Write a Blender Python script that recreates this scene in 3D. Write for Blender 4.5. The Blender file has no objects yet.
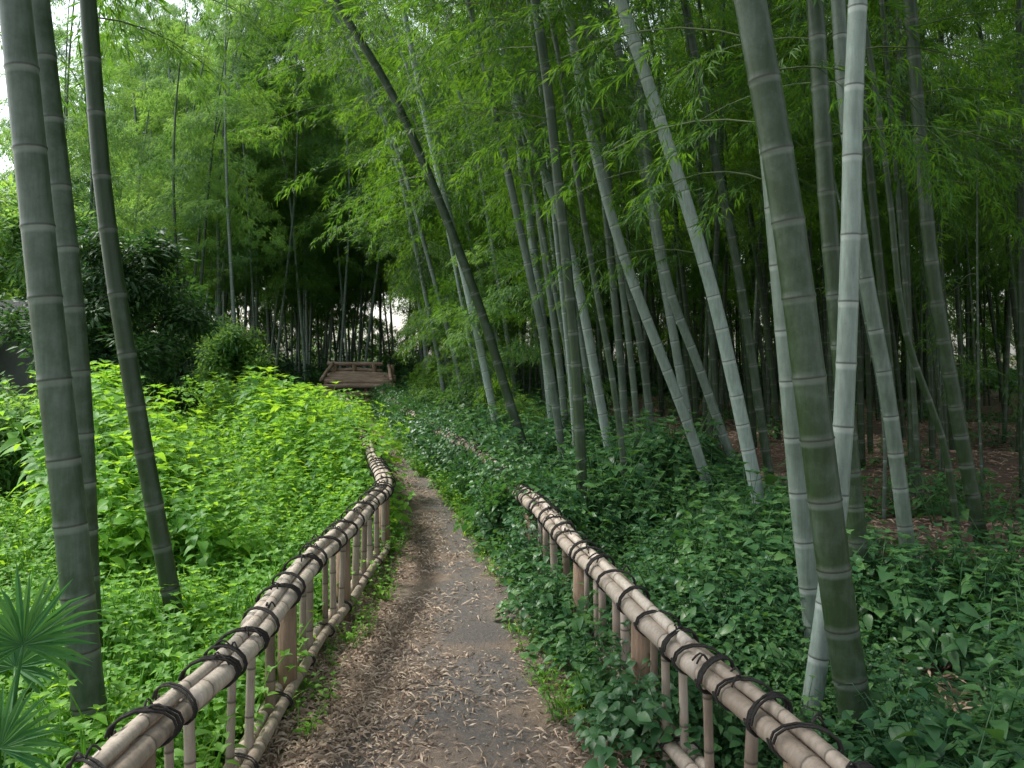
import bpy, math, numpy as np
from mathutils import Vector
rng=np.random.default_rng(7)
S=bpy.context.scene
S.view_settings.view_transform='Standard'; S.view_settings.look='None'; S.view_settings.exposure=0
COL=S.collection
protoC=bpy.data.collections.new("plant_library")

# ---------------- materials ----------------
def newmat(n):
    m=bpy.data.materials.new(n); m.use_nodes=True
    nt=m.node_tree; nt.nodes.clear()
    return m,nt,nt.nodes,nt.links
def N(ns,t,**k):
    n=ns.new(t)
    for a,b in k.items(): setattr(n,a,b)
    return n
def mixc(ns,ls,f,a,b,bt='MIX'):
    n=ns.new('ShaderNodeMix'); n.data_type='RGBA'; n.blend_type=bt
    def put(s,v):
        if isinstance(v,(tuple,list)): s.default_value=(*v,1)
        elif isinstance(v,(int,float)): s.default_value=v
        else: ls.new(v,s)
    put(n.inputs[0],f); put(n.inputs[6],a); put(n.inputs[7],b)
    return n.outputs[2]
def noise(ns,ls,vec,scale,detail=4,rough=.6):
    n=ns.new('ShaderNodeTexNoise'); n.inputs['Scale'].default_value=scale
    n.inputs['Detail'].default_value=detail; n.inputs['Roughness'].default_value=rough
    if vec is not None: ls.new(vec,n.inputs['Vector'])
    return n.outputs['Fac']
def ramp(ns,ls,f,a,b):
    n=ns.new('ShaderNodeMapRange'); n.inputs[1].default_value=a; n.inputs[2].default_value=b
    ls.new(f,n.inputs[0]); return n.outputs[0]
def attr(ns,name):
    n=ns.new('ShaderNodeAttribute'); n.attribute_name=name; return n.outputs['Fac']

def leafmat(name,c1,c2,ct,trans=.45,rough=.5):
    m,nt,ns,ls=newmat(name)
    oi=ns.new('ShaderNodeObjectInfo'); r=attr(ns,'rnd')
    c=mixc(ns,ls,r,c1,c2)
    k=mixc(ns,ls,oi.outputs['Random'],(.6,.7,.78),(1.22,1.15,.95))
    c=mixc(ns,ls,1.0,c,k,'MULTIPLY')
    t=mixc(ns,ls,1.0,mixc(ns,ls,r,ct,(ct[0]*1.4,ct[1]*1.1,ct[2]*.8)),k,'MULTIPLY')
    p=ns.new('ShaderNodeBsdfPrincipled'); p.inputs['Roughness'].default_value=rough
    p.inputs['Specular IOR Level'].default_value=.35
    ls.new(c,p.inputs['Base Color'])
    tr=ns.new('ShaderNodeBsdfTranslucent'); ls.new(t,tr.inputs['Color'])
    mx=ns.new('ShaderNodeMixShader'); mx.inputs[0].default_value=trans
    ls.new(p.outputs[0],mx.inputs[1]); ls.new(tr.outputs[0],mx.inputs[2])
    o=ns.new('ShaderNodeOutputMaterial'); ls.new(mx.outputs[0],o.inputs[0])
    return m
M_bleaf=leafmat('bamboo_leaf',(.026,.08,.018),(.062,.15,.024),(.14,.33,.028),.5)
M_bleafL=leafmat('bamboo_leaf_hazed',(.08,.19,.06),(.145,.28,.08),(.25,.49,.1),.5)  # paler bamboo leaf copy; left grove's haze and light put into the green
M_weed=leafmat('weed_leaf',(.1,.25,.045),(.17,.37,.055),(.32,.63,.05),.47)
M_cover=leafmat('groundcover_leaf',(.035,.11,.042),(.085,.185,.065),(.085,.25,.05),.3,.38)
M_tree=leafmat('tree_leaf',(.03,.075,.028),(.055,.12,.04),(.06,.17,.035),.3)
M_palm=leafmat('palm_leaf',(.06,.17,.06),(.11,.25,.07),(.14,.36,.06),.35,.4)

def culmmat(name,dark,pale,ringc,rough=.42,rs=.75):
    m,nt,ns,ls=newmat(name)
    geo=ns.new('ShaderNodeNewGeometry')
    mp=ns.new('ShaderNodeMapping'); mp.inputs['Scale'].default_value=(1,1,.12); ls.new(geo.outputs['Position'],mp.inputs[0])
    streak=ramp(ns,ls,noise(ns,ls,mp.outputs[0],60,4),.3,.7)
    blot=ramp(ns,ls,noise(ns,ls,geo.outputs['Position'],5,5,.7),.35,.7)
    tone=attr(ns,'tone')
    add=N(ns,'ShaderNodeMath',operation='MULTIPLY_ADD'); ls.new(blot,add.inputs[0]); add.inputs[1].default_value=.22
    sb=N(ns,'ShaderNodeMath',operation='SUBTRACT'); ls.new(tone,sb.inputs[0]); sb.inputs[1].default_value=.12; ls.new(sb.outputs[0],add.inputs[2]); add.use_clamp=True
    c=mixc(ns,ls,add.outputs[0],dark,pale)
    c=mixc(ns,ls,1.0,c,mixc(ns,ls,streak,(.75,.75,.73),(1.12,1.12,1.12)),'MULTIPLY')
    speck=ramp(ns,ls,noise(ns,ls,geo.outputs['Position'],110,3),.62,.72)
    sp2=N(ns,'ShaderNodeMath',operation='MULTIPLY'); ls.new(speck,sp2.inputs[0]); sp2.inputs[1].default_value=.4
    c=mixc(ns,ls,sp2.outputs[0],c,(.09,.085,.06))
    rt=N(ns,'ShaderNodeMath',operation='MULTIPLY_ADD'); ls.new(tone,rt.inputs[0]); rt.inputs[1].default_value=rs*.7; rt.inputs[2].default_value=rs*.2
    rf=N(ns,'ShaderNodeMath',operation='MULTIPLY'); ls.new(attr(ns,'ring'),rf.inputs[0]); ls.new(rt.outputs[0],rf.inputs[1])
    c=mixc(ns,ls,rf.outputs[0],c,ringc)
    df=N(ns,'ShaderNodeMath',operation='MULTIPLY'); ls.new(attr(ns,'dark'),df.inputs[0]); df.inputs[1].default_value=.85
    c=mixc(ns,ls,df.outputs[0],c,(.03,.03,.022))
    p=ns.new('ShaderNodeBsdfPrincipled'); ls.new(c,p.inputs['Base Color']); p.inputs['Roughness'].default_value=rough
    p.inputs['Specular IOR Level'].default_value=.35
    b=ns.new('ShaderNodeBump'); b.inputs['Strength'].default_value=.15; b.inputs['Distance'].default_value=.004
    ls.new(streak,b.inputs['Height']); ls.new(b.outputs[0],p.inputs['Normal'])
    o=ns.new('ShaderNodeOutputMaterial'); ls.new(p.outputs[0],o.inputs[0]); return m
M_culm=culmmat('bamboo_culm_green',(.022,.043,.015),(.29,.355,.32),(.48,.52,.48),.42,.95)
M_dry=culmmat('dry_bamboo',(.14,.1,.07),(.5,.43,.36),(.36,.29,.22),.5)

def simplemat(name,c1,c2,scale,rough=.8,bump=.3,stretch=None):
    m,nt,ns,ls=newmat(name)
    tc=ns.new('ShaderNodeNewGeometry'); v=tc.outputs['Position']
    if stretch:
        mp=ns.new('ShaderNodeMapping'); mp.inputs['Scale'].default_value=stretch; ls.new(v,mp.inputs[0]); v=mp.outputs[0]
    f=ramp(ns,ls,noise(ns,ls,v,scale,6,.65),.3,.7)
    c=mixc(ns,ls,f,c1,c2)
    p=ns.new('ShaderNodeBsdfPrincipled'); ls.new(c,p.inputs['Base Color']); p.inputs['Roughness'].default_value=rough
    b=ns.new('ShaderNodeBump'); b.inputs['Strength'].default_value=bump; b.inputs['Distance'].default_value=.01
    ls.new(f,b.inputs['Height']); ls.new(b.outputs[0],p.inputs['Normal'])
    o=ns.new('ShaderNodeOutputMaterial'); ls.new(p.outputs[0],o.inputs[0]); return m
M_rope=simplemat('black_palm_rope',(.008,.007,.006),(.03,.025,.02),150,.9,.6)
M_wood=simplemat('weathered_wood',(.12,.075,.045),(.25,.17,.11),25,.8,.5,(1,1,.2))
M_log=simplemat('cut_log_wood',(.17,.105,.07),(.42,.31,.24),9,.8,.5,(.3,1,1))
M_bark=simplemat('tree_bark',(.04,.03,.022),(.1,.08,.06),20,.9,.6)
M_twig=simplemat('bamboo_twig',(.06,.09,.035),(.12,.15,.06),20,.6,.1)
M_wall=simplemat('wall_plaster',(.08,.088,.085),(.14,.15,.145),3,.9,.2)
M_tile=simplemat('wall_tile',(.025,.027,.028),(.05,.054,.056),15,.95,.2)

def littermat(name,c1,c2,c3):
    m,nt,ns,ls=newmat(name); r=attr(ns,'rnd')
    c=mixc(ns,ls,ramp(ns,ls,r,0,.5),c1,c2); c=mixc(ns,ls,ramp(ns,ls,r,.5,1),c,c3)
    p=ns.new('ShaderNodeBsdfPrincipled'); ls.new(c,p.inputs['Base Color']); p.inputs['Roughness'].default_value=.65
    o=ns.new('ShaderNodeOutputMaterial'); ls.new(p.outputs[0],o.inputs[0]); return m
M_lit=littermat('dry_bamboo_leaf',(.13,.085,.055),(.3,.215,.145),(.48,.38,.28))
M_lit2=littermat('grove_litter_leaf',(.13,.075,.05),(.25,.155,.11),(.42,.31,.22))

def groundmat():
    m,nt,ns,ls=newmat('ground_soil')
    geo=ns.new('ShaderNodeNewGeometry'); P=geo.outputs['Position']
    big=ramp(ns,ls,noise(ns,ls,P,.8,5),.4,.6); fine=ramp(ns,ls,noise(ns,ls,P,30,6,.7),.3,.7)
    soil=mixc(ns,ls,fine,(.055,.034,.025),(.16,.1,.07))
    green=mixc(ns,ls,fine,(.03,.05,.018),(.08,.12,.035))
    g=attr(ns,'green'); a=N(ns,'ShaderNodeMath',operation='MULTIPLY_ADD'); a.use_clamp=True
    ls.new(big,a.inputs[0]); a.inputs[1].default_value=.5
    s=N(ns,'ShaderNodeMath',operation='SUBTRACT'); ls.new(g,s.inputs[0]); s.inputs[1].default_value=.25; ls.new(s.outputs[0],a.inputs[2])
    c=mixc(ns,ls,a.outputs[0],soil,green)
    p=ns.new('ShaderNodeBsdfPrincipled'); ls.new(c,p.inputs['Base Color']); p.inputs['Roughness'].default_value=.95
    b=ns.new('ShaderNodeBump'); b.inputs['Strength'].default_value=.6; b.inputs['Distance'].default_value=.03
    ls.new(fine,b.inputs['Height']); ls.new(b.outputs[0],p.inputs['Normal'])
    o=ns.new('ShaderNodeOutputMaterial'); ls.new(p.outputs[0],o.inputs[0]); return m
def pathmat():
    m,nt,ns,ls=newmat('path_dirt')
    geo=ns.new('ShaderNodeNewGeometry'); P=geo.outputs['Position']
    big=ramp(ns,ls,noise(ns,ls,P,2.2,5,.65),.38,.62); fine=ramp(ns,ls,noise(ns,ls,P,45,6,.75),.3,.7)
    grit=ramp(ns,ls,noise(ns,ls,P,220,3,.6),.35,.7)
    damp=mixc(ns,ls,fine,(.085,.075,.067),(.15,.133,.118))
    dry=mixc(ns,ls,fine,(.17,.115,.08),(.32,.23,.16))
    moss=mixc(ns,ls,fine,(.05,.07,.03),(.1,.13,.05))
    e=attr(ns,'edge'); a=N(ns,'ShaderNodeMath',operation='MULTIPLY_ADD'); a.use_clamp=True
    ls.new(big,a.inputs[0]); a.inputs[1].default_value=.9
    s=N(ns,'ShaderNodeMath',operation='SUBTRACT'); ls.new(e,s.inputs[0]); s.inputs[1].default_value=.5; ls.new(s.outputs[0],a.inputs[2])
    c=mixc(ns,ls,a.outputs[0],damp,dry)
    c=mixc(ns,ls,ramp(ns,ls,e,.75,1.0),c,mixc(ns,ls,big,moss,dry))
    c=mixc(ns,ls,1.0,c,mixc(ns,ls,grit,(.75,.75,.75),(1.15,1.15,1.15)),'MULTIPLY')
    p=ns.new('ShaderNodeBsdfPrincipled'); ls.new(c,p.inputs['Base Color']); p.inputs['Roughness'].default_value=.85
    b=ns.new('ShaderNodeBump'); b.inputs['Strength'].default_value=.7; b.inputs['Distance'].default_value=.012
    ls.new(fine,b.inputs['Height']); ls.new(b.outputs[0],p.inputs['Normal'])
    o=ns.new('ShaderNodeOutputMaterial'); ls.new(p.outputs[0],o.inputs[0]); return m
M_ground=groundmat(); M_path=pathmat()

# ---------------- mesh accumulators ----------------
class Acc:
    def __init__(s): s.V=[];s.F=[];s.A={};s.n=0
    def add(s,V,F,**A):
        V=np.asarray(V,float); s.V.append(V)
        s.F+= [tuple(i+s.n for i in f) for f in F]
        for k,v in A.items():
            s.A.setdefault(k,[]).append(np.broadcast_to(np.asarray(v,float),(len(V),)))
        s.n+=len(V)
    def obj(s,name,mat,parent=None,smooth=True,col=None):
        me=bpy.data.meshes.new(name); me.from_pydata(np.concatenate(s.V).tolist(),[],s.F)
        for k,v in s.A.items():
            a=me.attributes.new(k,'FLOAT','POINT'); a.data.foreach_set('value',np.concatenate(v).astype(np.float32))
        me.materials.append(mat)
        if smooth: me.polygons.foreach_set('use_smooth',[True]*len(me.polygons))
        me.update()
        o=bpy.data.objects.new(name,me); (col or COL).objects.link(o)
        if parent: o.parent=parent
        return o
def empty(name):
    o=bpy.data.objects.new(name,None); COL.objects.link(o); return o

def nrm(v): 
    v=np.asarray(v,float); return v/(np.linalg.norm(v)+1e-9)
def frames(P):
    T=np.gradient(P,axis=0); T/=np.linalg.norm(T,axis=1)[:,None]+1e-9
    up=np.array([0,1,0.]) if abs(T[0][2])>.7 else np.array([0,0,1.])
    U=np.cross(T,up); U/=np.linalg.norm(U,axis=1)[:,None]+1e-9
    W=np.cross(T,U); return T,U,W
def tube(acc,P,R,sides,cap=True,**A):
    P=np.asarray(P,float); n=len(P); R=np.broadcast_to(R,(n,))
    T,U,W=frames(P)
    a=np.linspace(0,2*np.pi,sides,endpoint=False)
    V=P[:,None]+R[:,None,None]*(np.cos(a)[None,:,None]*U[:,None]+np.sin(a)[None,:,None]*W[:,None])
    V=V.reshape(-1,3); F=[]
    for i in range(n-1):
        for j in range(sides):
            k=(j+1)%sides
            F.append((i*sides+j,i*sides+k,(i+1)*sides+k,(i+1)*sides+j))
    if cap:
        F.append(tuple(range(sides))[::-1]); F.append(tuple((n-1)*sides+j for j in range(sides)))
    B={k:(np.repeat(v,sides) if np.ndim(v) else v) for k,v in A.items()}
    acc.add(V,F,**B)
def catmull(P,sub=10):
    P=np.asarray(P,float); Q=np.vstack([2*P[0]-P[1],P,2*P[-1]-P[-2]]); out=[]
    for i in range(1,len(Q)-2):
        t=np.linspace(0,1,sub,endpoint=False)[:,None]
        a,b,c,d=Q[i-1],Q[i],Q[i+1],Q[i+2]
        out.append(.5*((2*b)+(-a+c)*t+(2*a-5*b+4*c-d)*t*t+(-a+3*b-3*c+d)*t**3))
    out.append(P[-1:]); return np.vstack(out)
def alen(P): return np.concatenate([[0],np.cumsum(np.linalg.norm(np.diff(P,axis=0),axis=1))])
def at(P,L,s): return np.stack([np.interp(s,L,P[:,k]) for k in range(3)],-1)

def bamboo_pole(acc,P,r0,r1,sides,sp0=.2,sp1=.34,tone=.5,power=1.4,swell=1.07):
    L=alen(P); tot=L[-1]; nodes=[]; s=rng.uniform(.03,sp0)
    while s<tot-.04:
        nodes.append(s); s+=(sp0+(sp1-sp0)*min(1,s/2.0))*rng.uniform(.88,1.12)
    ss=[0];rr=[1];ri=[0];dk=[0]
    for q in nodes:
        w=rng.uniform(.7,1.1)
        for ds,m,a,b in ((-.032,1,0,0),(-.02,1.0,.6,0),(-.006,1.02,1,0),(0,swell,.2,1),(.007,1.02,.15,.3),(.03,1,0,0)):
            if q+ds>ss[-1]+.001 and q+ds<tot: ss.append(q+ds);rr.append(m);ri.append(a*w);dk.append(b)
    ss.append(tot);rr.append(1);ri.append(0);dk.append(0)
    ss=np.array(ss); R=(r0+(r1-r0)*(ss/tot)**power)*np.array(rr)
    tube(acc,at(P,L,ss),R,sides,ring=np.array(ri,float),dark=np.array(dk,float),tone=tone)
    return nodes,L

# ---------------- plant prototypes ----------------
def leaf(acc,b,d,L,W,droop=.3,fold=.25,segs=1,roll=0.,rnd=None):
    b=np.asarray(b,float); d=nrm(d)
    side=np.cross(d,[0,0,1.]); 
    if np.linalg.norm(side)<.1: side=np.array([1.,0,0])
    side=nrm(side); nn=np.cross(side,d)
    side2=side*math.cos(roll)+nn*math.sin(roll); nn=np.cross(side2,d)
    side=side2
    r=rng.random() if rnd is None else rnd
    def pt(t): return b+d*L*t+np.array([0,0,-1.])*droop*L*t*t
    if segs==1:
        m=pt(.38); l=m+side*W/2+nn*fold*W/2; rr=m-side*W/2+nn*fold*W/2
        acc.add([b,l,pt(1),m,rr],[(0,1,2,3),(0,3,2,4)],rnd=r)
    else:
        ts=[0,.15,.4,.7,1]; ws=[.02,.75,1,.62,0.02]
        V=[];F=[]
        for t,w in zip(ts,ws):
            m=pt(t); V+= [m+side*W/2*w+nn*fold*W/2*w, m, m-side*W/2*w+nn*fold*W/2*w]
        for i in range(len(ts)-1):
            o=i*3; F+=[(o,o+3,o+4,o+1),(o+1,o+4,o+5,o+2)]
        acc.add(V,F,rnd=r)

def spray_proto(name,mat):
    acc=Acc()
    Lm=.62; n=13
    for i in range(n):
        t=(i+1)/n; base=np.array([Lm*t,0,.10*t-.26*t*t])
        if i<2: continue
        for sgn in ((-1,1) if rng.random()<.75 else (rng.choice([-1,1]),)):
            ang=rng.uniform(.5,1.2)*sgn*(1-.4*t)
            td=nrm([math.cos(ang),math.sin(ang),rng.uniform(-.35,.25)])
            tl=rng.uniform(.05,.2)*(1.15-t*.6)
            e=base+td*tl+np.array([0,0,-.02])
            w=.0012
            acc.add([base,base+[0,0,w*2],e],[(0,1,2)],rnd=.5)
            for k in range(rng.integers(2,5)):
                a2=ang+rng.uniform(-.8,.8)
                ld=[math.cos(a2),math.sin(a2),rng.uniform(-.6,.15)]
                leaf(acc,base+(e-base)*rng.uniform(.6,1),ld,rng.uniform(.065,.115),rng.uniform(.011,.016),rng.uniform(.1,.5),.3,1,rng.uniform(-.7,.7))
    t=np.linspace(0,1,7); P=np.stack([Lm*t,0*t,.10*t-.26*t*t],-1)
    tube(acc,P,.002,3,rnd=.3)
    return acc.obj(name,mat,col=protoC,smooth=False)
def plume_proto(name,mat,n=330,Lm=1.5,LL=.19,WW=.034):
    acc=Acc(); nf=n//6
    for i in range(nf):
        t=rng.uniform(.12,1)**.85; ang=rng.uniform(-1,1)
        wd=.5*math.sin(min(1,t*1.15)*math.pi*.85)+.06
        c=np.array([Lm*t*.95,ang*wd,.28*t-.75*t*t+rng.normal()*.11-.12*abs(ang)])
        for k in range(6):
            a2=ang*.9+rng.uniform(-1.1,1.1)
            leaf(acc,c+rng.normal(size=3)*.03,[math.cos(a2),math.sin(a2),rng.uniform(-.8,.1)],LL*rng.uniform(.65,1.1),WW*rng.uniform(.8,1.1),rng.uniform(.1,.5),.3,1,rng.uniform(-.7,.7),rnd=min(1,max(0,rng.normal(.5,.25))))
    t=np.linspace(0,1,7); tube(acc,np.stack([Lm*t,0*t,.28*t-.75*t*t],-1),.005,3,rnd=.2)
    return acc.obj(name,mat,col=protoC,smooth=False)

def weed_proto(name,mat,h,nst,LL,step,spread=.25,segs=4,wr=1.):
    acc=Acc()
    for s in range(nst):
        a=rng.uniform(0,6.28); hh=h*rng.uniform(.7,1.05)
        t=np.linspace(0,1,6); sp=rng.uniform(.3,1)*spread*hh
        P=np.stack([.04*math.cos(a)+math.cos(a)*sp*t**1.5,.04*math.sin(a)+math.sin(a)*sp*t**1.5,hh*t],-1)
        tube(acc,P,np.linspace(.005,.002,6),4,rnd=.4)
        L=alen(P); z=hh*.2; ph=rng.uniform(0,3)
        while z<hh:
            p=at(P,L,z); ph+=1.57+rng.uniform(-.3,.3)
            sc=1.05-.55*(z/hh)**3
            for q in (0,math.pi):
                if rng.random()<.12: continue
                aa=ph+q+rng.uniform(-.3,.3); dd=np.array([math.cos(aa),math.sin(aa),rng.uniform(.0,.5)])
                pe=p+nrm(dd)*.03
                l=LL*sc*rng.uniform(.7,1.15)
                leaf(acc,pe,dd,l,l*rng.uniform(.45,.6)*wr,rng.uniform(.3,.8),.25,2,rng.uniform(-.35,.35))
            z+=step*rng.uniform(.8,1.2)
        for q in range(4):
            aa=q*1.57+ph; l=LL*.5
            leaf(acc,P[-1],[math.cos(aa),math.sin(aa),.7],l,l*.5,.3,.25,2)
    return acc.obj(name,mat,col=protoC,smooth=True)

def mound_proto(name,mat,R,H,n,LL,ratio=.7):
    acc=Acc()
    for i in range(n):
        a=rng.uniform(0,6.28); r=R*math.sqrt(rng.random()); z=H*(1-(r/R)**2)*rng.uniform(.25,1)+.02
        p=[r*math.cos(a),r*math.sin(a),z]
        aa=a+rng.uniform(-1.5,1.5); l=LL*rng.uniform(.5,1.2)
        leaf(acc,p,[math.cos(aa),math.sin(aa),rng.uniform(-.3,.5)],l,l*ratio*rng.uniform(.8,1.1),rng.uniform(.1,.6),.2,2,rng.uniform(-.5,.5))
    for i in range(7):
        a=rng.uniform(0,6.28); t=np.linspace(0,1,5); rr=R*rng.uniform(.4,.9)
        tube(acc,np.stack([rr*math.cos(a)*t,rr*math.sin(a)*t,H*.8*np.sin(t*2)],-1),.0025,3,rnd=.2)
    return acc.obj(name,mat,col=protoC,smooth=True)
def cluster_proto(name,mat,R,n,LL):
    acc=Acc()
    for i in range(n):
        d=nrm(rng.normal(size=3)); p=d*R*rng.uniform(.3,1)*[1,1,.6]
        l=LL*rng.uniform(.7,1.2)
        leaf(acc,p,[d[0],d[1],d[2]*.5-.1],l,l*.42,rng.uniform(.1,.5),.2,1,rng.uniform(-.6,.6))
    return acc.obj(name,mat,col=protoC,smooth=False)
def grass_proto(name,mat,h,n):
    acc=Acc()
    for i in range(n):
        a=rng.uniform(0,6.28); p=[rng.normal()*.05,rng.normal()*.05,0]; l=h*rng.uniform(.5,1.1)
        leaf(acc,p,[math.cos(a)*.5,math.sin(a)*.5,1],l,.007,rng.uniform(.1,.7),.2,1,rng.uniform(-1,1))
    return acc.obj(name,mat,col=protoC,smooth=False)

def protoset(name,obs):
    c=bpy.data.collections.new(name)
    for o in obs: c.objects.link(o)
    return c
SP=protoset('bamboo_sprays',[spray_proto('bamboo_spray_'+k,M_bleaf) for k in 'abc'])
PR=protoset('bamboo_plumes',[plume_proto('bamboo_plume_'+k,M_bleaf,420,1.5,.15,.024) for k in 'abcd'])
PL=protoset('bamboo_plumes_hazed',[plume_proto('bamboo_plume_hazed_'+k,M_bleafL,520,1.7,.165,.029) for k in 'abcd'])
WT=protoset('tall_weed_plants',[weed_proto('weed_tall_%d'%i,M_weed,1.0,3,.21,.14,.3,4,1.1) for i in range(4)])
WL=protoset('low_weed_plants',[weed_proto('weed_low_a',M_weed,.3,4,.085,.07,.6),weed_proto('weed_low_b',M_weed,.26,5,.06,.055,.8),grass_proto('grass_a',M_weed,.28,26)])
CV=protoset('cover_plants',[mound_proto('cover_a',M_cover,.32,.3,100,.085),mound_proto('cover_b',M_cover,.28,.36,100,.075,.8),weed_proto('cover_c',M_cover,.5,4,.11,.09,.5)])
BL=protoset('tree_clusters',[cluster_proto('tree_cluster_a',M_tree,.28,70,.11),cluster_proto('tree_cluster_b',M_tree,.24,60,.1)])
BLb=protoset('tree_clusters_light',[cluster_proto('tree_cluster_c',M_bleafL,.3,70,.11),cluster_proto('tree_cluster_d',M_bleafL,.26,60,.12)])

def scatter(name,pts,rots,scl,coll,parent=None):
    pts=np.asarray(pts,float); n=len(pts)
    me=bpy.data.meshes.new(name); me.from_pydata(pts.tolist(),[],[])
    a=me.attributes.new('rot','FLOAT_VECTOR','POINT'); a.data.foreach_set('vector',np.asarray(rots,np.float32).ravel())
    a=me.attributes.new('scl','FLOAT','POINT'); a.data.foreach_set('value',np.asarray(scl,np.float32))
    a=me.attributes.new('idx','INT','POINT'); a.data.foreach_set('value',rng.integers(0,len(coll.objects),n).astype(np.int32))
    o=bpy.data.objects.new(name,me); COL.objects.link(o)
    if parent: o.parent=parent
    g=bpy.data.node_groups.new(name+'_nodes','GeometryNodeTree')
    g.interface.new_socket('Geometry',in_out='INPUT',socket_type='NodeSocketGeometry')
    g.interface.new_socket('Geometry',in_out='OUTPUT',socket_type='NodeSocketGeometry')
    gi=g.nodes.new('NodeGroupInput'); go=g.nodes.new('NodeGroupOutput')
    ip=g.nodes.new('GeometryNodeInstanceOnPoints'); ci=g.nodes.new('GeometryNodeCollectionInfo')
    ci.inputs['Collection'].default_value=coll; ci.inputs['Separate Children'].default_value=True; ci.inputs['Reset Children'].default_value=True
    def na(nm,t):
        x=g.nodes.new('GeometryNodeInputNamedAttribute'); x.data_type=t; x.inputs['Name'].default_value=nm
        return [s for s in x.outputs if s.enabled][0]
    e=g.nodes.new('FunctionNodeEulerToRotation'); g.links.new(na('rot','FLOAT_VECTOR'),e.inputs[0])
    g.links.new(gi.outputs[0],ip.inputs['Points']); g.links.new(ci.outputs[0],ip.inputs['Instance'])
    ip.inputs['Pick Instance'].default_value=True
    g.links.new(na('idx','INT'),ip.inputs['Instance Index']); g.links.new(e.outputs[0],ip.inputs['Rotation'])
    g.links.new(na('scl','FLOAT'),ip.inputs['Scale']); g.links.new(ip.outputs[0],go.inputs[0])
    md=o.modifiers.new('instances','NODES'); md.node_group=g
    return o

# ---------------- lines of path and fences ----------------
LF=catmull([(-1.03,.4,0),(-1.0,2.05,0),(-.98,2.75,0),(-1.0,4,0),(-.97,6,0),(-1.25,7.4,0),(-2.0,10.5,0),(-3.5,16.8,0),(-5.5,22.6,0)],12)
RF=catmull([(1.06,.4,0),(.79,2.0,0),(.64,2.8,0),(.42,3.9,0),(.19,5.25,0),(-.2,7.6,0),(-.95,10.5,0),(-1.85,14,0),(-3.05,19,0),(-3.6,22.2,0)],12)
def lfx(y): return np.interp(y,LF[:,1],LF[:,0])
def rfx(y): return np.interp(y,RF[:,1],RF[:,0])
PC=catmull([(-.1,-6,0),(-.1,0,0),(-.17,3,0),(-.27,5,0),(-.5,7,0),(-.9,8.8,0),(-1.75,12.8,0),(-3.05,18.3,0),(-4.3,22.6,0),(-3.6,25.5,0),(-1,29,0),(2,32,0)],14)

# ground
xs=np.unique(np.concatenate([np.linspace(-150,-20,14),np.linspace(-20,20,81),np.linspace(20,150,14)]))
ys=np.unique(np.concatenate([np.linspace(-60,-5,8),np.linspace(-5,40,91),np.linspace(40,260,18)]))
X,Y=np.meshgrid(xs,ys)
def gz(x,y):
    x=np.asarray(x,float);y=np.asarray(y,float)
    c=np.interp(y,PC[:120,1],PC[:120,0]); d=np.abs(x-c)
    return np.clip((d-1.3)/3,0,1)*(.07*np.sin(x*1.1+y*.6)+.05*np.sin(y*1.7-x*.7))
Z=gz(X,Y)
nx=len(xs); V=np.stack([X,Y,Z],-1).reshape(-1,3)
F=[(j*nx+i,j*nx+i+1,(j+1)*nx+i+1,(j+1)*nx+i) for j in range(len(ys)-1) for i in range(nx-1)]
lx=lfx(V[:,1]); rx=rfx(V[:,1])
green=np.where(V[:,0]<lx,1.0,np.where(V[:,0]<rx+.2,.0,np.clip(.6-(V[:,0]-rx-1.2)*.8,0,.6)))
green=np.where(V[:,1]>26,np.where(V[:,0]<0,.8,.3),green)
g=Acc(); g.add(V,F,green=green); g.obj('ground',M_ground)
# path
L=alen(PC); sN=int(L[-1]/.15); ss=np.linspace(0,L[-1],sN); P=at(PC,L,ss); T,U,W=frames(P)
side=np.stack([-T[:,1],T[:,0],0*T[:,0]],-1)
acr=np.linspace(-1,1,13); hw=np.interp(P[:,1],[0,6,9,20,30],[.92,.72,.6,.55,.5])
je=.06*np.sin(ss*3.1)+.05*np.sin(ss*7.3+1)+rng.normal(size=sN)*.015
V=[];E=[]
for i in range(sN):
    for a in acr:
        V.append(P[i]-side[i]*a*(hw[i]+je[i])+np.array([0,0,.004+.012*(1-a*a)+.004*math.sin(ss[i]*5+a*6)*(1-a*a)])); E.append(abs(a))
F=[(i*13+j,i*13+j+1,(i+1)*13+j+1,(i+1)*13+j) for i in range(sN-1) for j in range(12)]
g=Acc(); g.add(V,F,edge=E); g.obj('dirt_path',M_path)

# litter
def litter(name,px,py,pz,mat,l,w):
    n=len(px); a=rng.uniform(0,2*np.pi,n)
    d=np.stack([np.cos(a),np.sin(a),rng.normal(0,.12,n)],-1); s=np.stack([-np.sin(a),np.cos(a),rng.normal(0,.25,n)],-1)
    b=np.stack([px,py,pz+rng.uniform(.002,.018,n)],-1); up=np.zeros((n,3)); up[:,2]=rng.uniform(0,.014,n)*np.minimum(1,l/.06)
    h=d*l[:,None]/2; sw=s*w[:,None]/2
    V=np.stack([b-h,b+sw+up,b+h,b-sw+up,b+up*1.8],1).reshape(-1,3)
    V[:,2]=np.maximum(V[:,2],.003)
    F=[]
    for i in range(n): o=i*5; F+=[(o,o+3,o+4),(o+3,o+2,o+4),(o+2,o+1,o+4),(o+1,o,o+4)]
    g=Acc(); g.add(V,F,rnd=np.repeat(rng.random(n),5)); return g.obj(name,mat,smooth=False)
n=100000
y=1.6+22*rng.random(n)**2.1
u=rng.random(n); uu=np.where(rng.random(n)<.55, -1+rng.beta(1.2,2.8,n)*1.1, np.where(rng.random(n)<.7,1-rng.beta(1.2,4,n)*1.1,rng.uniform(-1,1,n)))
clump=np.sin(y*2.3+uu*3)+np.sin(y*5.1-uu*4+1)+rng.normal(size=n)*.8
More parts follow.
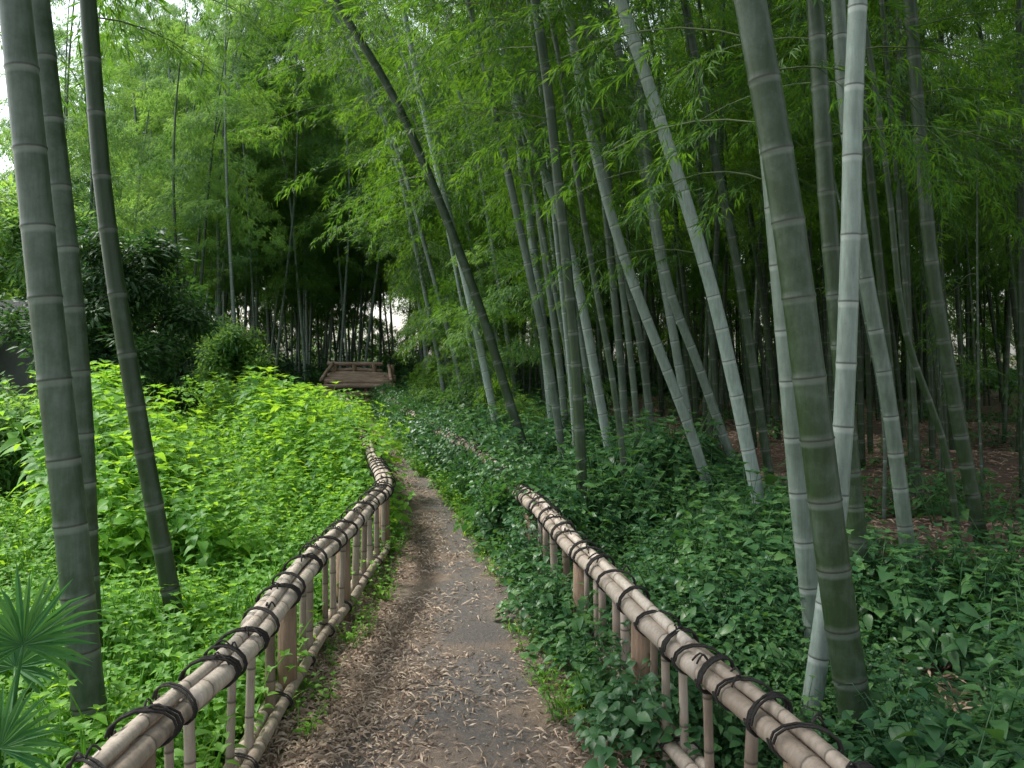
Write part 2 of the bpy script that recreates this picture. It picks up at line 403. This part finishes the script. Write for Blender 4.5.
keep=(clump>-.8)|(np.abs(uu)>.75); y=y[keep];uu=uu[keep]; n=len(y)
cx=np.interp(y,PC[:120,1],PC[:120,0]); h=np.interp(y,[0,6,9,20,30],[1.0,.78,.66,.6,.5])
l=np.where(rng.random(n)<.6,rng.uniform(.01,.035,n),rng.uniform(.03,.085,n)); w=np.minimum(l*.5,rng.uniform(.004,.012,n))
litter('path_leaf_litter',cx+uu*h,y,np.full(n,.012),M_lit,l,w)
n=50000; y=2+24*rng.random(n)**1.3; x=rfx(y)+1.0+rng.random(n)*11
litter('grove_leaf_litter',x,y,gz(x,y),M_lit2,rng.uniform(.04,.17,n),rng.uniform(.009,.025,n))

# ---------------- fences ----------------
def rope_loop(acc,c,t,u,w,ru,rw,tilt,thick=.0042,turns=2):
    a=np.linspace(0,2*np.pi*turns,14*turns+1)
    P=c+np.cos(a)[:,None]*u*ru+np.sin(a)[:,None]*w*rw+(np.cos(a)*tilt+np.linspace(-.008,.008,len(a))*turns)[:,None]*t
    tube(acc,P,thick,5)
def fence(name,line,seglen,htop,hlow):
    par=empty(name); L=alen(line); tot=L[-1]
    rails=Acc(); low=Acc(); rope=Acc(); posts=Acc(); pk=Acc()
    def nrm2(T): return T/(np.linalg.norm(T,axis=1)[:,None]+1e-9)
    def sag(q): return .016*np.sin(q*1.7)+.012*np.sin(q*3.9+1)
    def polyline(s0,s1,off,z0,z1):
        n=max(4,int((s1-s0)/.25)); q=np.linspace(s0,s1,n); p=at(line,L,q); T=nrm2(at(line,L,q+.05)-at(line,L,q-.05))
        sd=np.stack([-T[:,1],T[:,0],0*q],-1)
        p=p+sd*(off+.004*np.sin(q*6+off*90))[:,None]; p[:,2]=np.linspace(z0,z1,n)+sag(q); return p
    for off,dz,r in ((.034,0,.037),(-.034,.004,.035),(0.0,.047,.022)):
        s=rng.uniform(-1,0)
        while s<tot:
            e=s+seglen*rng.uniform(.8,1.2); a0=max(s,0.); b0=min(e+.12,tot)
            if b0-a0>.4:
                jz=rng.uniform(-.008,.008)
                bamboo_pole(rails,polyline(a0,b0,off+rng.uniform(-.004,.004),htop+dz+jz,htop+dz-jz),r,r*.82,12,.2,.24,rng.uniform(.25,1.0),1,1.07)
            s=e
    for off,r in ((.03,.028),(-.03,.026)):
        s=rng.uniform(-1,0)
        while s<tot:
            e=s+seglen*rng.uniform(.8,1.2); a0=max(s,0.); b0=min(e+.1,tot)
            if b0-a0>.4:
                bamboo_pole(low,polyline(a0,b0,off,hlow,hlow+rng.uniform(-.01,.01)),r,r*.85,10,.18,.22,rng.uniform(.3,.9),1,1.05)
            s=e
    s=.1;i=0
    while s<tot and s<17:
        c=at(line,L,s)+np.array([0,0,sag(s)]); t=nrm(at(line,L,s+.05)-at(line,L,s-.05)); sd=np.array([-t[1],t[0],0]); z=np.array([0,0,1.])
        c1=c+z*(htop+.015)
        rope_loop(rope,c1,t,sd,z,.08,.056,.035*(1 if i%2 else -1)+rng.uniform(-.015,.015))
        if i%2==0: rope_loop(rope,c1+t*.004,t,sd,z,.082,.058,-.04)
        if rng.random()<.7:
            k=c1+z*.05+sd*rng.uniform(-.03,.03)
            for q in range(2):
                a=rng.uniform(0,6.28); tt=np.linspace(0,1,5)
                dd=np.array([math.cos(a),math.sin(a),0])*rng.uniform(.03,.09)
                tube(rope,k+tt[:,None]*dd+z*(.02*np.sin(tt*3.6))[:,None],.0035,4)
        if i%2==0:
            rope_loop(rope,c+z*hlow,t,sd,z,.064,.034,.03,.004)
        s+=rng.uniform(.13,.27); i+=1
    s=.3;i=0
    while s<tot:
        c=at(line,L,s); t=nrm(at(line,L,s+.05)-at(line,L,s-.05)); sd=np.array([-t[1],t[0],0])
        if i%6==0:
            P=np.array([c+[0,0,-.1],c+[0,0,.2],c+[0,0,htop-.02]]); tube(posts,P,[.045,.043,.042],12)
        else:
            o=sd*rng.uniform(-.012,.012); r=rng.uniform(.014,.024)
            P=np.linspace(c+o+[0,0,-.05],c+o+[rng.uniform(-.02,.02),rng.uniform(-.02,.02),htop-.01],6)
            bamboo_pole(pk,P,r,r*.9,8,.18,.22,rng.uniform(.0,.6),1,1.08)
        s+=rng.uniform(.1,.34); i+=1
    rails.obj('top_rails',M_dry,par); low.obj('lower_rails',M_dry,par); rope.obj('rope_lashings',M_rope,par)
    posts.obj('posts',M_wood,par,); pk.obj('pickets',M_dry,par)
fence('bamboo_fence',LF,2.6,.54,.12)
fence('bamboo_fence',RF,2.6,.53,.17)

# ---------------- bamboo culms ----------------
FOL={'S':[[],[],[]],'R':[[],[],[]],'L':[[],[],[]]}
twigs=Acc()
def add_spray(g,p,yaw,pitch,sc,roll=0):
    FOL[g][0].append(p); FOL[g][1].append((roll,pitch,yaw)); FOL[g][2].append(sc)
def branch(p,az,ln,sc,ns=4,rise=.35,droop=.5):
    d=np.array([math.cos(az),math.sin(az),0])
    t=np.linspace(0,1,6); P=p+d*ln*t[:,None]+np.array([0,0,1.])*(ln*(rise*t-droop*t*t))[:,None]
    tube(twigs,P,np.linspace(.006,.0025,6),3,cap=False)
    LL=alen(P)
    for k in range(ns):
        f=(k+.6+rng.uniform(-.3,.3))/ns
        q=at(P,LL,f*LL[-1]); 
        add_spray('S',q,az+rng.uniform(-1.1,1.1)*(1.2-f*.6),rng.uniform(-.15,.75),sc*rng.uniform(.75,1.2),rng.uniform(-.5,.5))
def foliate(g,P,L,z0,rad,sc,dens=1.,ns=4):
    zs=P[:,2]; tot=L[-1]; s=float(np.interp(z0,zs,L)) if zs[-1]>z0 else tot
    s0=s
    while s<tot:
        p=at(P,L,s); f=(s-s0)/max(.1,tot-s0)
        env=min(1,.5+f*2.2)*(1-.5*f)
        near=(g=='S' and p[2]<3.0+.47*max(0,p[1]))
        for k in range(2):
            if rng.random()<dens*.8:
                az=rng.uniform(0,6.28)
                if near: branch(p,az,rad*env*rng.uniform(.6,1.2),sc,ns,rng.uniform(.1,.6),rng.uniform(.35,.9))
                elif g=='S':
                    if k==0: add_spray('R',p,az,rng.uniform(-.45,.5),.9*env+.15,rng.uniform(-.4,.4))
                else: add_spray(g,p+np.array([math.cos(az),math.sin(az),0])*.1,az,rng.uniform(-.45,.5),sc*env*rng.uniform(.75,1.25),rng.uniform(-.4,.4))
        s+=(.33 if near else .45)*rng.uniform(.8,1.2)
    for k in range(3): add_spray('R' if g=='S' else g,P[-1],rng.uniform(0,6.28),.3,sc*.7)
def grow(ctrl,H,bend,ylean=0.):
    P=catmull(ctrl,8); d=nrm(P[-1]-P[-2]); pts=[P]; p=P[-1].copy(); 
    st=.5
    while p[2]<H and len(pts)<60:
        d=nrm(d+np.array([bend*.03,ylean*.03,-.004*len(pts)*abs(bend)])); p=p+d*st; pts.append(p[None].copy())
        if d[2]<.15: break
    return np.vstack(pts)
H=[
 (3.0,[(-1.555,-.05),(-1.665,1.04),(-1.75,1.79),(-1.864,2.91)],.118,.17,4.6,12,-1.0),
 (3.8,[(-1.98,-.05),(-2.014,.41),(-2.07,1.6),(-2.25,3.26)],.11,.1,5.2,12,-.6),
 (4.2,[(-1.72,-.05),(-1.98,1.34),(-2.14,2.39),(-2.226,3.44)],.095,.0,3.9,10,.3),
 (3.4,[(1.255,-.05),(1.386,.96),(1.436,1.98),(1.449,2.58),(1.47,3.09)],.084,.7,5.0,11,-.5),
 (3.2,[(1.41,-.08),(1.304,.6),(1.2,1.4),(1.092,2.2),(.952,3.0)],.13,.05,5.0,13,-.9),
 (4.0,[(1.54,-.06),(1.44,.85),(1.365,1.7),(1.265,2.8),(1.165,3.35)],.1,.45,5.2,13,-.8),
 (4.9,[(2.16,-.05),(2.04,1.29),(1.93,2.52),(1.856,3.74)],.11,.04,5.4,13,-.7),
 (5.1,[(2.57,-.05),(2.4,1.28),(2.25,2.11),(2.12,3.2),(2.08,3.83)],.095,.35,5.0,13,-.7),
 (6.2,[(3.67,-.05),(3.43,1.21),(3.24,2.375),(3.08,4.31)],.11,.03,5,13,-.6),
 (6.7,[(2.18,-.05),(2.06,.38),(1.675,2.1),(1.156,3.78),(.905,4.53)],.115,.85,4.7,13,-1.2),
 (8.0,[(2.03,-.05),(1.78,.8),(1.13,2.5),(.78,3.8),(.53,5.1)],.105,.6,4.9,13,-1.2),
 (9.0,[(2.62,-.05),(2.115,1.375),(1.72,2.5),(1.44,4.4),(1.27,5.5)],.105,.35,4.6,13,-1.1),
 (6.6,[(.594,-.05),(.536,1.35),(.396,2.84),(.297,3.745),(.19,4.49)],.09,.02,4.2,12,-1.0),
 (10.,[(.29,-.05),(.04,.725),(-.525,2.475),(-1.4,4.6),(-2.21,5.975)],.12,.05,5.2,11,-1.3),
 (10.,[(1.29,-.05),(.725,2.85),(.1,4.6),(-.15,5.475)],.12,.75,4.4,12,-1.3),
 (12.,[(.66,-.05),(.5,1.6),(.27,3.55),(.12,4.6),(-.1,6.85)],.14,.65,4.4,13,-1.0),
 (13.,[(-.16,-.05),(-.76,2.74),(-1.25,4.69),(-1.8,7.3)],.13,.9,4.2,12,-1.0),
 (9.2,[(2.99,-.05),(2.62,2.39),(2.28,4.08),(2.0,5.54)],.105,.1,4.2,13,-1.0),
 (11.,[(1.97,-.05),(1.76,1.74),(1.28,3.94),(1.07,6.4)],.11,.25,4.2,13,-1.0),
 (9.8,[(2.3,-.05),(1.75,3.07),(1.45,4.66)],.11,.6,4.1,13,-1.2),
 (5.8,[(3.26,-.05),(3.14,.875),(2.85,1.745),(2.74,2.69)],.05,.0,4.0,8,-.8),
 (7.4,[(1.1,-.05),(.95,1.2),(.7,2.6),(.45,4.2)],.06,.1,4.2,10,-1.0),
]
for (y,c,dia,tone,z0,HH,bend) in H:
    yl=rng.uniform(-.3,.3)
    P=grow([(x,y,z) for x,z in c],HH,bend,yl); acc=Acc()
    bamboo_pole(acc,P,dia/2,dia*.12,18,.2,.31,tone,1.6)
    acc.obj('bamboo_culm',M_culm)
    foliate('S',P,alen(P),z0,1.5,1.0,.95)
grove=Acc(); placed=[(c[0][0],y) for (y,c,*_) in H]
def rand_culm(acc,x,y,lean,dia,tone,z0,HH,bend,g,sc,rad,dens=.8,ns=4,sides=8,liney=0.):
    a=[(x,y,-.05),(x+lean*1.3*.8,y+liney*1.3,1.3),(x+lean*3,y+liney*3,3.),(x+lean*5.4,y+liney*5,5.)]
    P=grow(a,HH,bend,rng.uniform(-.4,.4))
    bamboo_pole(acc,P,dia/2,dia*.12,sides,.22,.36,tone,1.6)
    foliate(g,P,alen(P),z0,rad,sc,dens,ns)
cnt=0;tries=0
while cnt<330 and tries<12000:
    tries+=1
    y=rng.uniform(5.5,34); x=rfx(min(y,22))+rng.uniform(1.3,20)
    if y<9 and x<3.6: continue
    if x>y*.72+2: continue
    if any((x-a)**2+(y-b)**2<.22 for a,b in placed): continue
    placed.append((x,y)); cnt+=1
    edge=x-rfx(min(y,22))<3.5
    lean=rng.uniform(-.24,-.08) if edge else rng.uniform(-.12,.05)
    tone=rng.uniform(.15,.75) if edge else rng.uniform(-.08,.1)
    z0=rng.uniform(2.8,4.4) if not (edge and y>12) else rng.uniform(1.4,3.0)
    if y>22: z0=rng.uniform(1.2,3.0)
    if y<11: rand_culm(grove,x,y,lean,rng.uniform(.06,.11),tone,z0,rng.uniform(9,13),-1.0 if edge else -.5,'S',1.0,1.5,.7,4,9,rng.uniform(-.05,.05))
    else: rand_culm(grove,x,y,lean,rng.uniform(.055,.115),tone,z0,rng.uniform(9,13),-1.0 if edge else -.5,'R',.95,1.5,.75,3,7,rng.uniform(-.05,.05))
for i in range(14):  # unseen culms beside and behind the camera, added for their overhead shade
    rand_culm(grove,rng.uniform(2.2,9),rng.uniform(-7,3.0),rng.uniform(-.15,-.03),.12,.1,5.0,12,-.8,'R',1.0,1.5,.8,3)
for i in range(20):
    x=rng.uniform(3.4,8.5); y=rng.uniform(5.8,12); P=grow([(x,y,-.05),(x+rng.uniform(-.1,.1),y,1.),(x+rng.uniform(-.3,.2),y,2.2)],rng.uniform(2.5,4.5),rng.uniform(-.6,.4))
    bamboo_pole(grove,P,rng.uniform(.01,.02),.004,7,.2,.3,rng.uniform(0,.3)); foliate('S',P,alen(P),1.4,.5,.7,.5,2)
grove.obj('bamboo_grove',M_culm)
lg=Acc()
for i in range(120):
    y=rng.uniform(25,42); x=rng.uniform(-14.5,0)*(y/30)
    if x>-3 and y<30: continue
    rand_culm(lg,x,y,rng.uniform(-.1,.12),rng.uniform(.09,.13),rng.uniform(.1,.9),rng.uniform(3.0,5.2),rng.uniform(12,16),rng.uniform(-.8,.8),'L',1.2,1.9,.85,3,6)
for i in range(14):
    y=rng.uniform(18,25); x=lfx(y)-rng.uniform(2.0,6.5)
    rand_culm(lg,x,y,rng.uniform(-.06,.1),rng.uniform(.08,.12),rng.uniform(.1,.6),rng.uniform(3.4,4.4),rng.uniform(9,12),rng.uniform(-.3,.8),'L',.95,1.6,.75,3,7)
for i in range(26):
    y=rng.uniform(28,42); x=-rng.uniform(.5,.72)*y
    rand_culm(lg,x,y,rng.uniform(-.1,.1),.09,.3,1.5,rng.uniform(5,7.5),rng.uniform(-.8,.8),'L',1.1,1.7,.9,3,6)
lg.obj('distant_bamboo_grove',M_culm)
for (p,az,ln,ns,sc) in [((1.22,4.0,3.15),3.3,1.0,6,.8),((1.25,4.05,2.75),2.9,.8,5,.75),((1.3,4.05,2.45),3.6,.7,4,.7),((1.6,6.7,2.4),3.2,1.1,6,.9),((1.2,6.7,3.6),3.0,1.2,6,.95),
     ((1.35,6.7,3.1),2.6,1.0,6,.9),((1.9,4.9,2.9),5.9,1.0,5,.8),((2.1,5.1,3.5),0.1,1.3,6,.9),((3.2,6.2,3.6),0.2,1.5,7,.9),((3.1,6.2,4.1),-.3,1.6,7,.9),
     ((-2.2,4.2,3.35),.9,.7,4,.7),((-2.2,4.2,3.5),0.1,.8,5,.7),((-2.24,3.8,3.4),2.2,.8,4,.7),((.32,6.6,3.5),3.3,1.2,6,.9),((.35,6.6,3.3),0.2,1.0,5,.9),((-1.4,10,4.6),3.3,1.6,7,1),((-1.0,10,3.9),3.6,1.4,6,1),((-1.2,10,4.3),.3,1.3,6,1),
     ((.1,10,4.6),3.3,1.6,7,1),((-.1,12,4.4),3.0,1.6,7,1.1),((-1,13,3.9),3.2,1.7,7,1.1),((-1.2,13,4.4),2.6,1.7,7,1.1),
     ((2.2,8.2,3.4),.3,1.4,7,.9),((2.9,9.2,3.9),.2,1.4,7,.9),((2.9,9.2,4.3),3.2,1.4,7,.9),((1.2,8,4.2),.1,1.3,7,.9),
     ((-1.7,10,5.2),3.0,1.8,8,1),((-1.7,10,5.4),4.0,1.6,7,1),((.2,6.6,4.1),2.6,1.4,7,.95),((.25,6.6,4.3),3.6,1.4,7,.95),((1.0,6.7,4.2),3.9,1.3,7,.95),((1.9,4.9,3.5),2.9,.9,6,.85),((3.2,6.2,3.2),-.6,1.3,6,.9),
     ((1.7,8,4.4),3.4,1.2,7,.95),((1.3,4.0,3.0),.2,.9,6,.8),((2.2,5.1,3.0),.4,1.2,7,.85),((2.2,5.1,3.3),2.8,1.0,6,.85),((3.2,6.2,2.9),.5,1.3,7,.85),((.1,6.6,3.9),.4,1.2,7,.9)]:
    branch(np.array(p),az,ln,sc,ns,.25,.4)
twigs.obj('bamboo_twigs',M_twig)
n=2800
y=rng.uniform(34,46,n); x=rng.uniform(-.1,.95,n)*y; z=rng.uniform(.3,15,n)
m=n//2; x[:m]=rng.uniform(16,30,m); y[:m]=rng.uniform(6,34,m); k=x>y*.55+6; k[m:]=True
x=x[k];y=y[k];z=z[k]
for a,b,c in zip(x,y,z): add_spray('R',(a,b,c),rng.uniform(0,6.28),rng.uniform(-.3,.5),rng.uniform(1.2,2.0))
n=1200; y=rng.uniform(42,50,n); x=rng.uniform(-.62,0,n)*y; z=rng.uniform(0,17,n); k=(z>5.0)|(x<-.38*y)|(rng.random(n)<.6)
for a,b,c in zip(x[k],y[k],z[k]): add_spray('L',(a,b,c),rng.uniform(0,6.28),rng.uniform(-.3,.5),rng.uniform(1.3,2.0))
for i in range(120):
    y=rng.uniform(12.5,24); x=rfx(min(y,22))+rng.uniform(.9,2.8); add_spray('L' if rng.random()<.5 else 'R',(x,y,rng.uniform(.5,3.2)),rng.uniform(0,6.28),rng.uniform(-.5,.3),rng.uniform(.5,.8))
scatter('bamboo_foliage',*FOL['S'],SP)
scatter('bamboo_canopy',*FOL['R'],PR)
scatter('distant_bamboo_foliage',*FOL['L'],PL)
print('SPRAYS',[len(FOL[k][0]) for k in FOL])

# ---------------- undergrowth ----------------
def rotz(n,tilt=.12): return np.stack([rng.normal(0,tilt,n),rng.normal(0,tilt,n),rng.uniform(0,6.28,n)],-1)
n=1750; y=5.2+16*rng.random(n)**1.2; w=np.interp(y,[5,6,10,15,24],[1.2,2.2,3.6,4.2,4.8]); dx=rng.random(n)*w
x=lfx(y)-.25-dx; hgt=np.interp(y,[5,6.5,9,13,21],[.5,.85,1.1,.95,.5])*(.8+.28*np.sin(x*2.1+y*1.3))*rng.uniform(.65,1.25,n)*np.clip(.6+dx,.6,1)
scatter('tall_weeds',np.stack([x,y,gz(x,y)],-1),rotz(n),hgt,WT)
n=6500; y=1.6+16*rng.random(n)**1.4; x=lfx(y)-.1-rng.random(n)**1.2*(3+y*.45)
scatter('low_weeds',np.stack([x,y,gz(x,y)],-1),rotz(n),rng.uniform(.5,1.3,n),WL)
n=1500; y=3.3+19*rng.random(n)**1.2; sgn=rng.random(n)<.75; k=np.interp(y,[4,8,20],[.7,1.2,1.3]); x=np.where(sgn,rfx(y)+.1-rng.random(n)**2*.42,lfx(y)-.1+rng.random(n)**2*.3)
scatter('path_edge_weeds',np.stack([x,y,gz(x,y)],-1),rotz(n),rng.uniform(.35,.9,n)*k,WL)
n=3000; y=2.2+23*rng.random(n)**1.2; w=np.interp(y,[2,4,6,9,24],[1.0,1.3,2.1,2.8,3.2]); dx=rng.random(n)*w
x=rfx(y)+.2+dx; sc=np.interp(y,[2,4.5,6.5,24],[.5,.8,1.4,1.6])*rng.uniform(.55,1.25,n)*(.85+.3*np.sin(x*2.5-y*1.7))*np.clip(.6+dx*.7,.6,1)
scatter('ivy_groundcover',np.stack([x,y,gz(x,y)],-1),rotz(n),sc,CV)
n=800; y=5.4+16.5*rng.random(n)**1.15; x=rfx(y)+.06+rng.normal(0,.1,n); k=rng.random(n)<np.where(np.sin(y*1.9)>-.85,1,.3)
scatter('fence_creeper',np.stack([x,y,rng.uniform(0,.45,n)],-1)[k],rotz(n,.4)[k],rng.uniform(.6,.95,n)[k],CV)
n=110; y=3.0+2.4*rng.random(n); x=rfx(y)+rng.normal(0,.09,n)
scatter('vine_leaves',np.stack([x,y,rng.uniform(0,.18,n)],-1),rotz(n),rng.uniform(.4,.8,n),CV)
n=230; y=6.6+14*rng.random(n); x=lfx(y)-.1+rng.normal(0,.09,n)
scatter('fence_weeds',np.stack([x,y,gz(x,y)],-1),rotz(n,.2),rng.uniform(.5,.85,n)*np.interp(y,[6.6,8.5,14,21],[.7,1.1,1.0,.7]),WT)
n=650; y=rng.uniform(2.4,5.2,n); x=rng.uniform(1.3,3.4,n); k=(np.sin(x*2.4+1)+np.sin(y*2.9)+rng.normal(size=n)*.5)>-.2; x=x[k];y=y[k]
scatter('shade_shrubs',np.stack([x,y,gz(x,y)],-1),rotz(len(x)),rng.uniform(.6,1.15,len(x)),CV)
n=700; y=rng.uniform(6.0,26,n); x=rfx(y)+2.8+rng.random(n)*13; k=(np.sin(x*1.4+1)+np.sin(y*1.1)+rng.normal(size=n)*.7)>.35
scatter('grove_undergrowth',np.stack([x,y,gz(x,y)],-1)[k],rotz(n)[k],rng.uniform(.4,1.4,n)[k],CV)
n=1300; y=rng.uniform(26,46,n); x=rng.uniform(-.75,.9,n)*y
scatter('distant_undergrowth',np.stack([x,y,0*x],-1),rotz(n),rng.uniform(1.5,3.6,n),CV)

# ---------------- broadleaf trees ----------------
def tree(name,base,h,spread,coll,nb,tr=.09,z0=.3,csc=1.,shape=1.):
    par=empty(name); acc=Acc(); base=np.array(base,float); pts=[]
    P=catmull([base,base+[.1,0,h*.3],base+[-.05,.1,h*.65],base+[.1,0,h*.9]],6); tube(acc,P,np.linspace(tr,tr*.25,len(P)),10); L=alen(P)
    for i in range(nb):
        f=z0+(1-z0)*(i+rng.random())/nb; p=at(P,L,f*L[-1]); a=i*2.4+rng.uniform(-.5,.5); ln=spread*(1.15-.75*f**1.5)*rng.uniform(.6,1.2)
        e=p+np.array([math.cos(a)*ln,math.sin(a)*ln,ln*rng.uniform(.05,.5)]); m=(p+e)/2+[0,0,.12*ln]
        B=catmull([p,m,e],5); tube(acc,B,np.linspace(tr*.4,tr*.1,len(B)),6); BLn=alen(B)
        for k in range(8):
            q=at(B,BLn,BLn[-1]*rng.uniform(.3,1)); e2=q+nrm(rng.normal(size=3)*[1,1,.6]+[0,0,.1])*rng.uniform(.2,.6)*spread*.5
            tube(acc,np.array([q,(q+e2)/2+[0,0,.03],e2]),[tr*.1,tr*.07,tr*.04],4)
            for j in range(2): pts.append(e2+rng.normal(size=3)*.12)
            pts.append((q+e2)/2)
    acc.obj('trunk_and_limbs',M_bark,par); pts=np.array(pts)
    scatter('leaves',pts,rng.uniform(0,6.28,(len(pts),3))*[.1,.1,1],rng.uniform(.7,1.3,len(pts))*csc,coll,par)
tree('broadleaf_tree',(-5.9,12,0),3.2,1.5,BL,17,.08,.22)
tree('broadleaf_tree',(-9.6,13.,0),3.3,1.3,BL,14,.09,.35)
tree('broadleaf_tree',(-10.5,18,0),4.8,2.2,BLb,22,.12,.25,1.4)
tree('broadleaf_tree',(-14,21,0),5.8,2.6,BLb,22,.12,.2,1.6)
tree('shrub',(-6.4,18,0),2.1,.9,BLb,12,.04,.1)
tree('shrub',(-7.9,19.5,0),2.4,1.1,BL,12,.04,.1)
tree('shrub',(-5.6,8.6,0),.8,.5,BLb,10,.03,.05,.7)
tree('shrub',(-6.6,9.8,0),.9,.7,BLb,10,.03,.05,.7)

# ---------------- garden wall ----------------
def box(acc,x0,x1,y0,y1,z0,z1):
    V=[(x,y,z) for z in (z0,z1) for x,y in ((x0,y0),(x1,y0),(x1,y1),(x0,y1))]
    acc.add(V,[(3,2,1,0),(4,5,6,7),(0,1,5,4),(1,2,6,5),(2,3,7,6),(3,0,4,7)])
par=empty('garden_wall'); a=Acc(); box(a,-22,-7.1,14.4,14.6,-.1,2.2)
x=-22
while x<-7.2: box(a,x,x+.14,14.34,14.397,-.1,2.19); x+=1.8
a.obj('wall_panels',M_wall,par,smooth=False)
a=Acc(); box(a,-22.1,-7.0,14.2,14.8,2.203,2.27)
V=[(-22.1,14.15,2.273),(-7,14.15,2.273),(-7,14.85,2.273),(-22.1,14.85,2.273),(-22.1,14.5,2.5),(-7,14.5,2.5)]
a.add(V,[(0,1,5,4),(2,3,4,5),(0,4,3),(1,2,5),(3,2,1,0)]); a.obj('wall_coping',M_tile,par,smooth=False)

# ---------------- log barrier at the bend ----------------
par=empty('log_barrier'); a=Acc(); b=Acc()
def log(acc,p,q,r,s=10): tube(acc,np.linspace(p,q,5)+rng.normal(size=(5,3))*.012,r*rng.uniform(.85,1.12),s)
for x in (-5.3,-4.75,-4.15,-3.6):
    for yy in (22.9,24.0): log(b,(x,yy,-.1),(x+rng.uniform(-.03,.03),yy,.66 if yy<23.5 else 1.15),.065)
for z in (.12,.34,.56): log(a,(-5.5+rng.uniform(-.1,.1),22.8,z),(-3.4+rng.uniform(-.1,.1),22.8,z+.02),.075)
for z in (.84,1.02,1.2): log(a,(-5.5+rng.uniform(-.1,.1),24.1,z),(-3.9,24.1,z-.03),.065)
for k in range(7): log(a,(-5.4+rng.uniform(-.1,.1),22.98+.16*k,.7+.03*k),(-3.5+rng.uniform(-.1,.1),22.98+.16*k,.67+.03*k),.072)
log(a,(-5.45,22.8,.75),(-5.4,24.1,1.22),.055); log(a,(-3.45,22.8,.72),(-3.7,24.1,1.12),.055)
a.obj('logs',M_log,par); b.obj('posts',M_wood,par)

# ---------------- fan palm ----------------
par=empty('fan_palm'); pl=Acc(); ps=Acc(); root=np.array([-1.62,2.55,0.])
def fan(c,facing,R,n=26,span=4.2):
    c=np.array(c,float); f=nrm(facing); s=nrm(np.cross([0,0,1.],f)); u=np.cross(f,s)
    P=catmull([root+rng.normal(size=3)*[.02,.02,0],(root+c)/2+[0,0,.08],c],6); tube(ps,P,np.linspace(.009,.005,len(P)),6,rnd=.3)
    for i in range(n):
        a=math.pi/2-span/2+span*i/(n-1)+rng.normal()*.02; d=s*math.cos(a)+u*math.sin(a)+f*(.12+rng.normal()*.05)
        l=R*(1-.22*abs(i/(n-1)-.5)*2)*rng.uniform(.85,1.06); sd=nrm(np.cross(d,f)); w=.022*R/.3
        ts=[0,.35,.7,1]; ws=[.15,1,.7,.03]; V=[];F=[]; dr=rng.uniform(.05,.3)
        for t,ww in zip(ts,ws):
            m=c+nrm(d)*l*t+np.array([0,0,-1])*dr*l*t**3; V+=[m+sd*w/2*ww+f*.4*w*ww,m,m-sd*w/2*ww+f*.4*w*ww]
        for q in range(3): o=q*3; F+=[(o,o+3,o+4,o+1),(o+1,o+4,o+5,o+2)]
        pl.add(V,F,rnd=rng.random())
fan((-1.56,2.55,.66),(.4,-.8,.35),.29)
fan((-1.57,2.45,.38),(.25,-.8,.6),.24)
fan((-1.95,2.7,.5),(-.4,-1,.6),.28)
fan((-1.8,2.9,.45),(-.1,-1,.8),.26)
pl.obj('fronds',M_palm,par,smooth=False); ps.obj('petioles',M_palm,par)

# ---------------- light, sky, camera ----------------
w=bpy.data.worlds.new("World"); S.world=w; w.use_nodes=True; nt=w.node_tree
bg=nt.nodes['Background']; sky=nt.nodes.new('ShaderNodeTexSky'); sky.sky_type='NISHITA'; sky.sun_disc=False
EL=55; AZ=-74
sky.sun_elevation=math.radians(EL); sky.sun_rotation=math.radians(AZ); sky.dust_density=2; sky.air_density=1.3
hs=nt.nodes.new('ShaderNodeHueSaturation'); hs.inputs['Saturation'].default_value=.4; hs.inputs['Value'].default_value=2.4
nt.links.new(sky.outputs[0],hs.inputs['Color']); nt.links.new(hs.outputs[0],bg.inputs['Color']); bg.inputs['Strength'].default_value=.15
sl=bpy.data.lights.new('sun','SUN'); sl.energy=5; sl.angle=math.radians(8); sl.color=(1,.97,.9)
so=bpy.data.objects.new('sun',sl); COL.objects.link(so)
e,a=math.radians(EL),math.radians(AZ)
d=Vector((math.sin(a)*math.cos(e),math.cos(a)*math.cos(e),math.sin(e)))
so.rotation_euler=d.to_track_quat('Z','Y').to_euler(); so.location=(0,0,30)
cd=bpy.data.cameras.new('camera'); co=bpy.data.objects.new('camera',cd); COL.objects.link(co)
cd.sensor_width=36; cd.lens=800/1024*36; cd.shift_y=-34/1024; cd.clip_end=1000; cd.clip_start=.05
co.location=(0,0,1.6); co.rotation_euler=(math.radians(90),0,0); S.camera=co
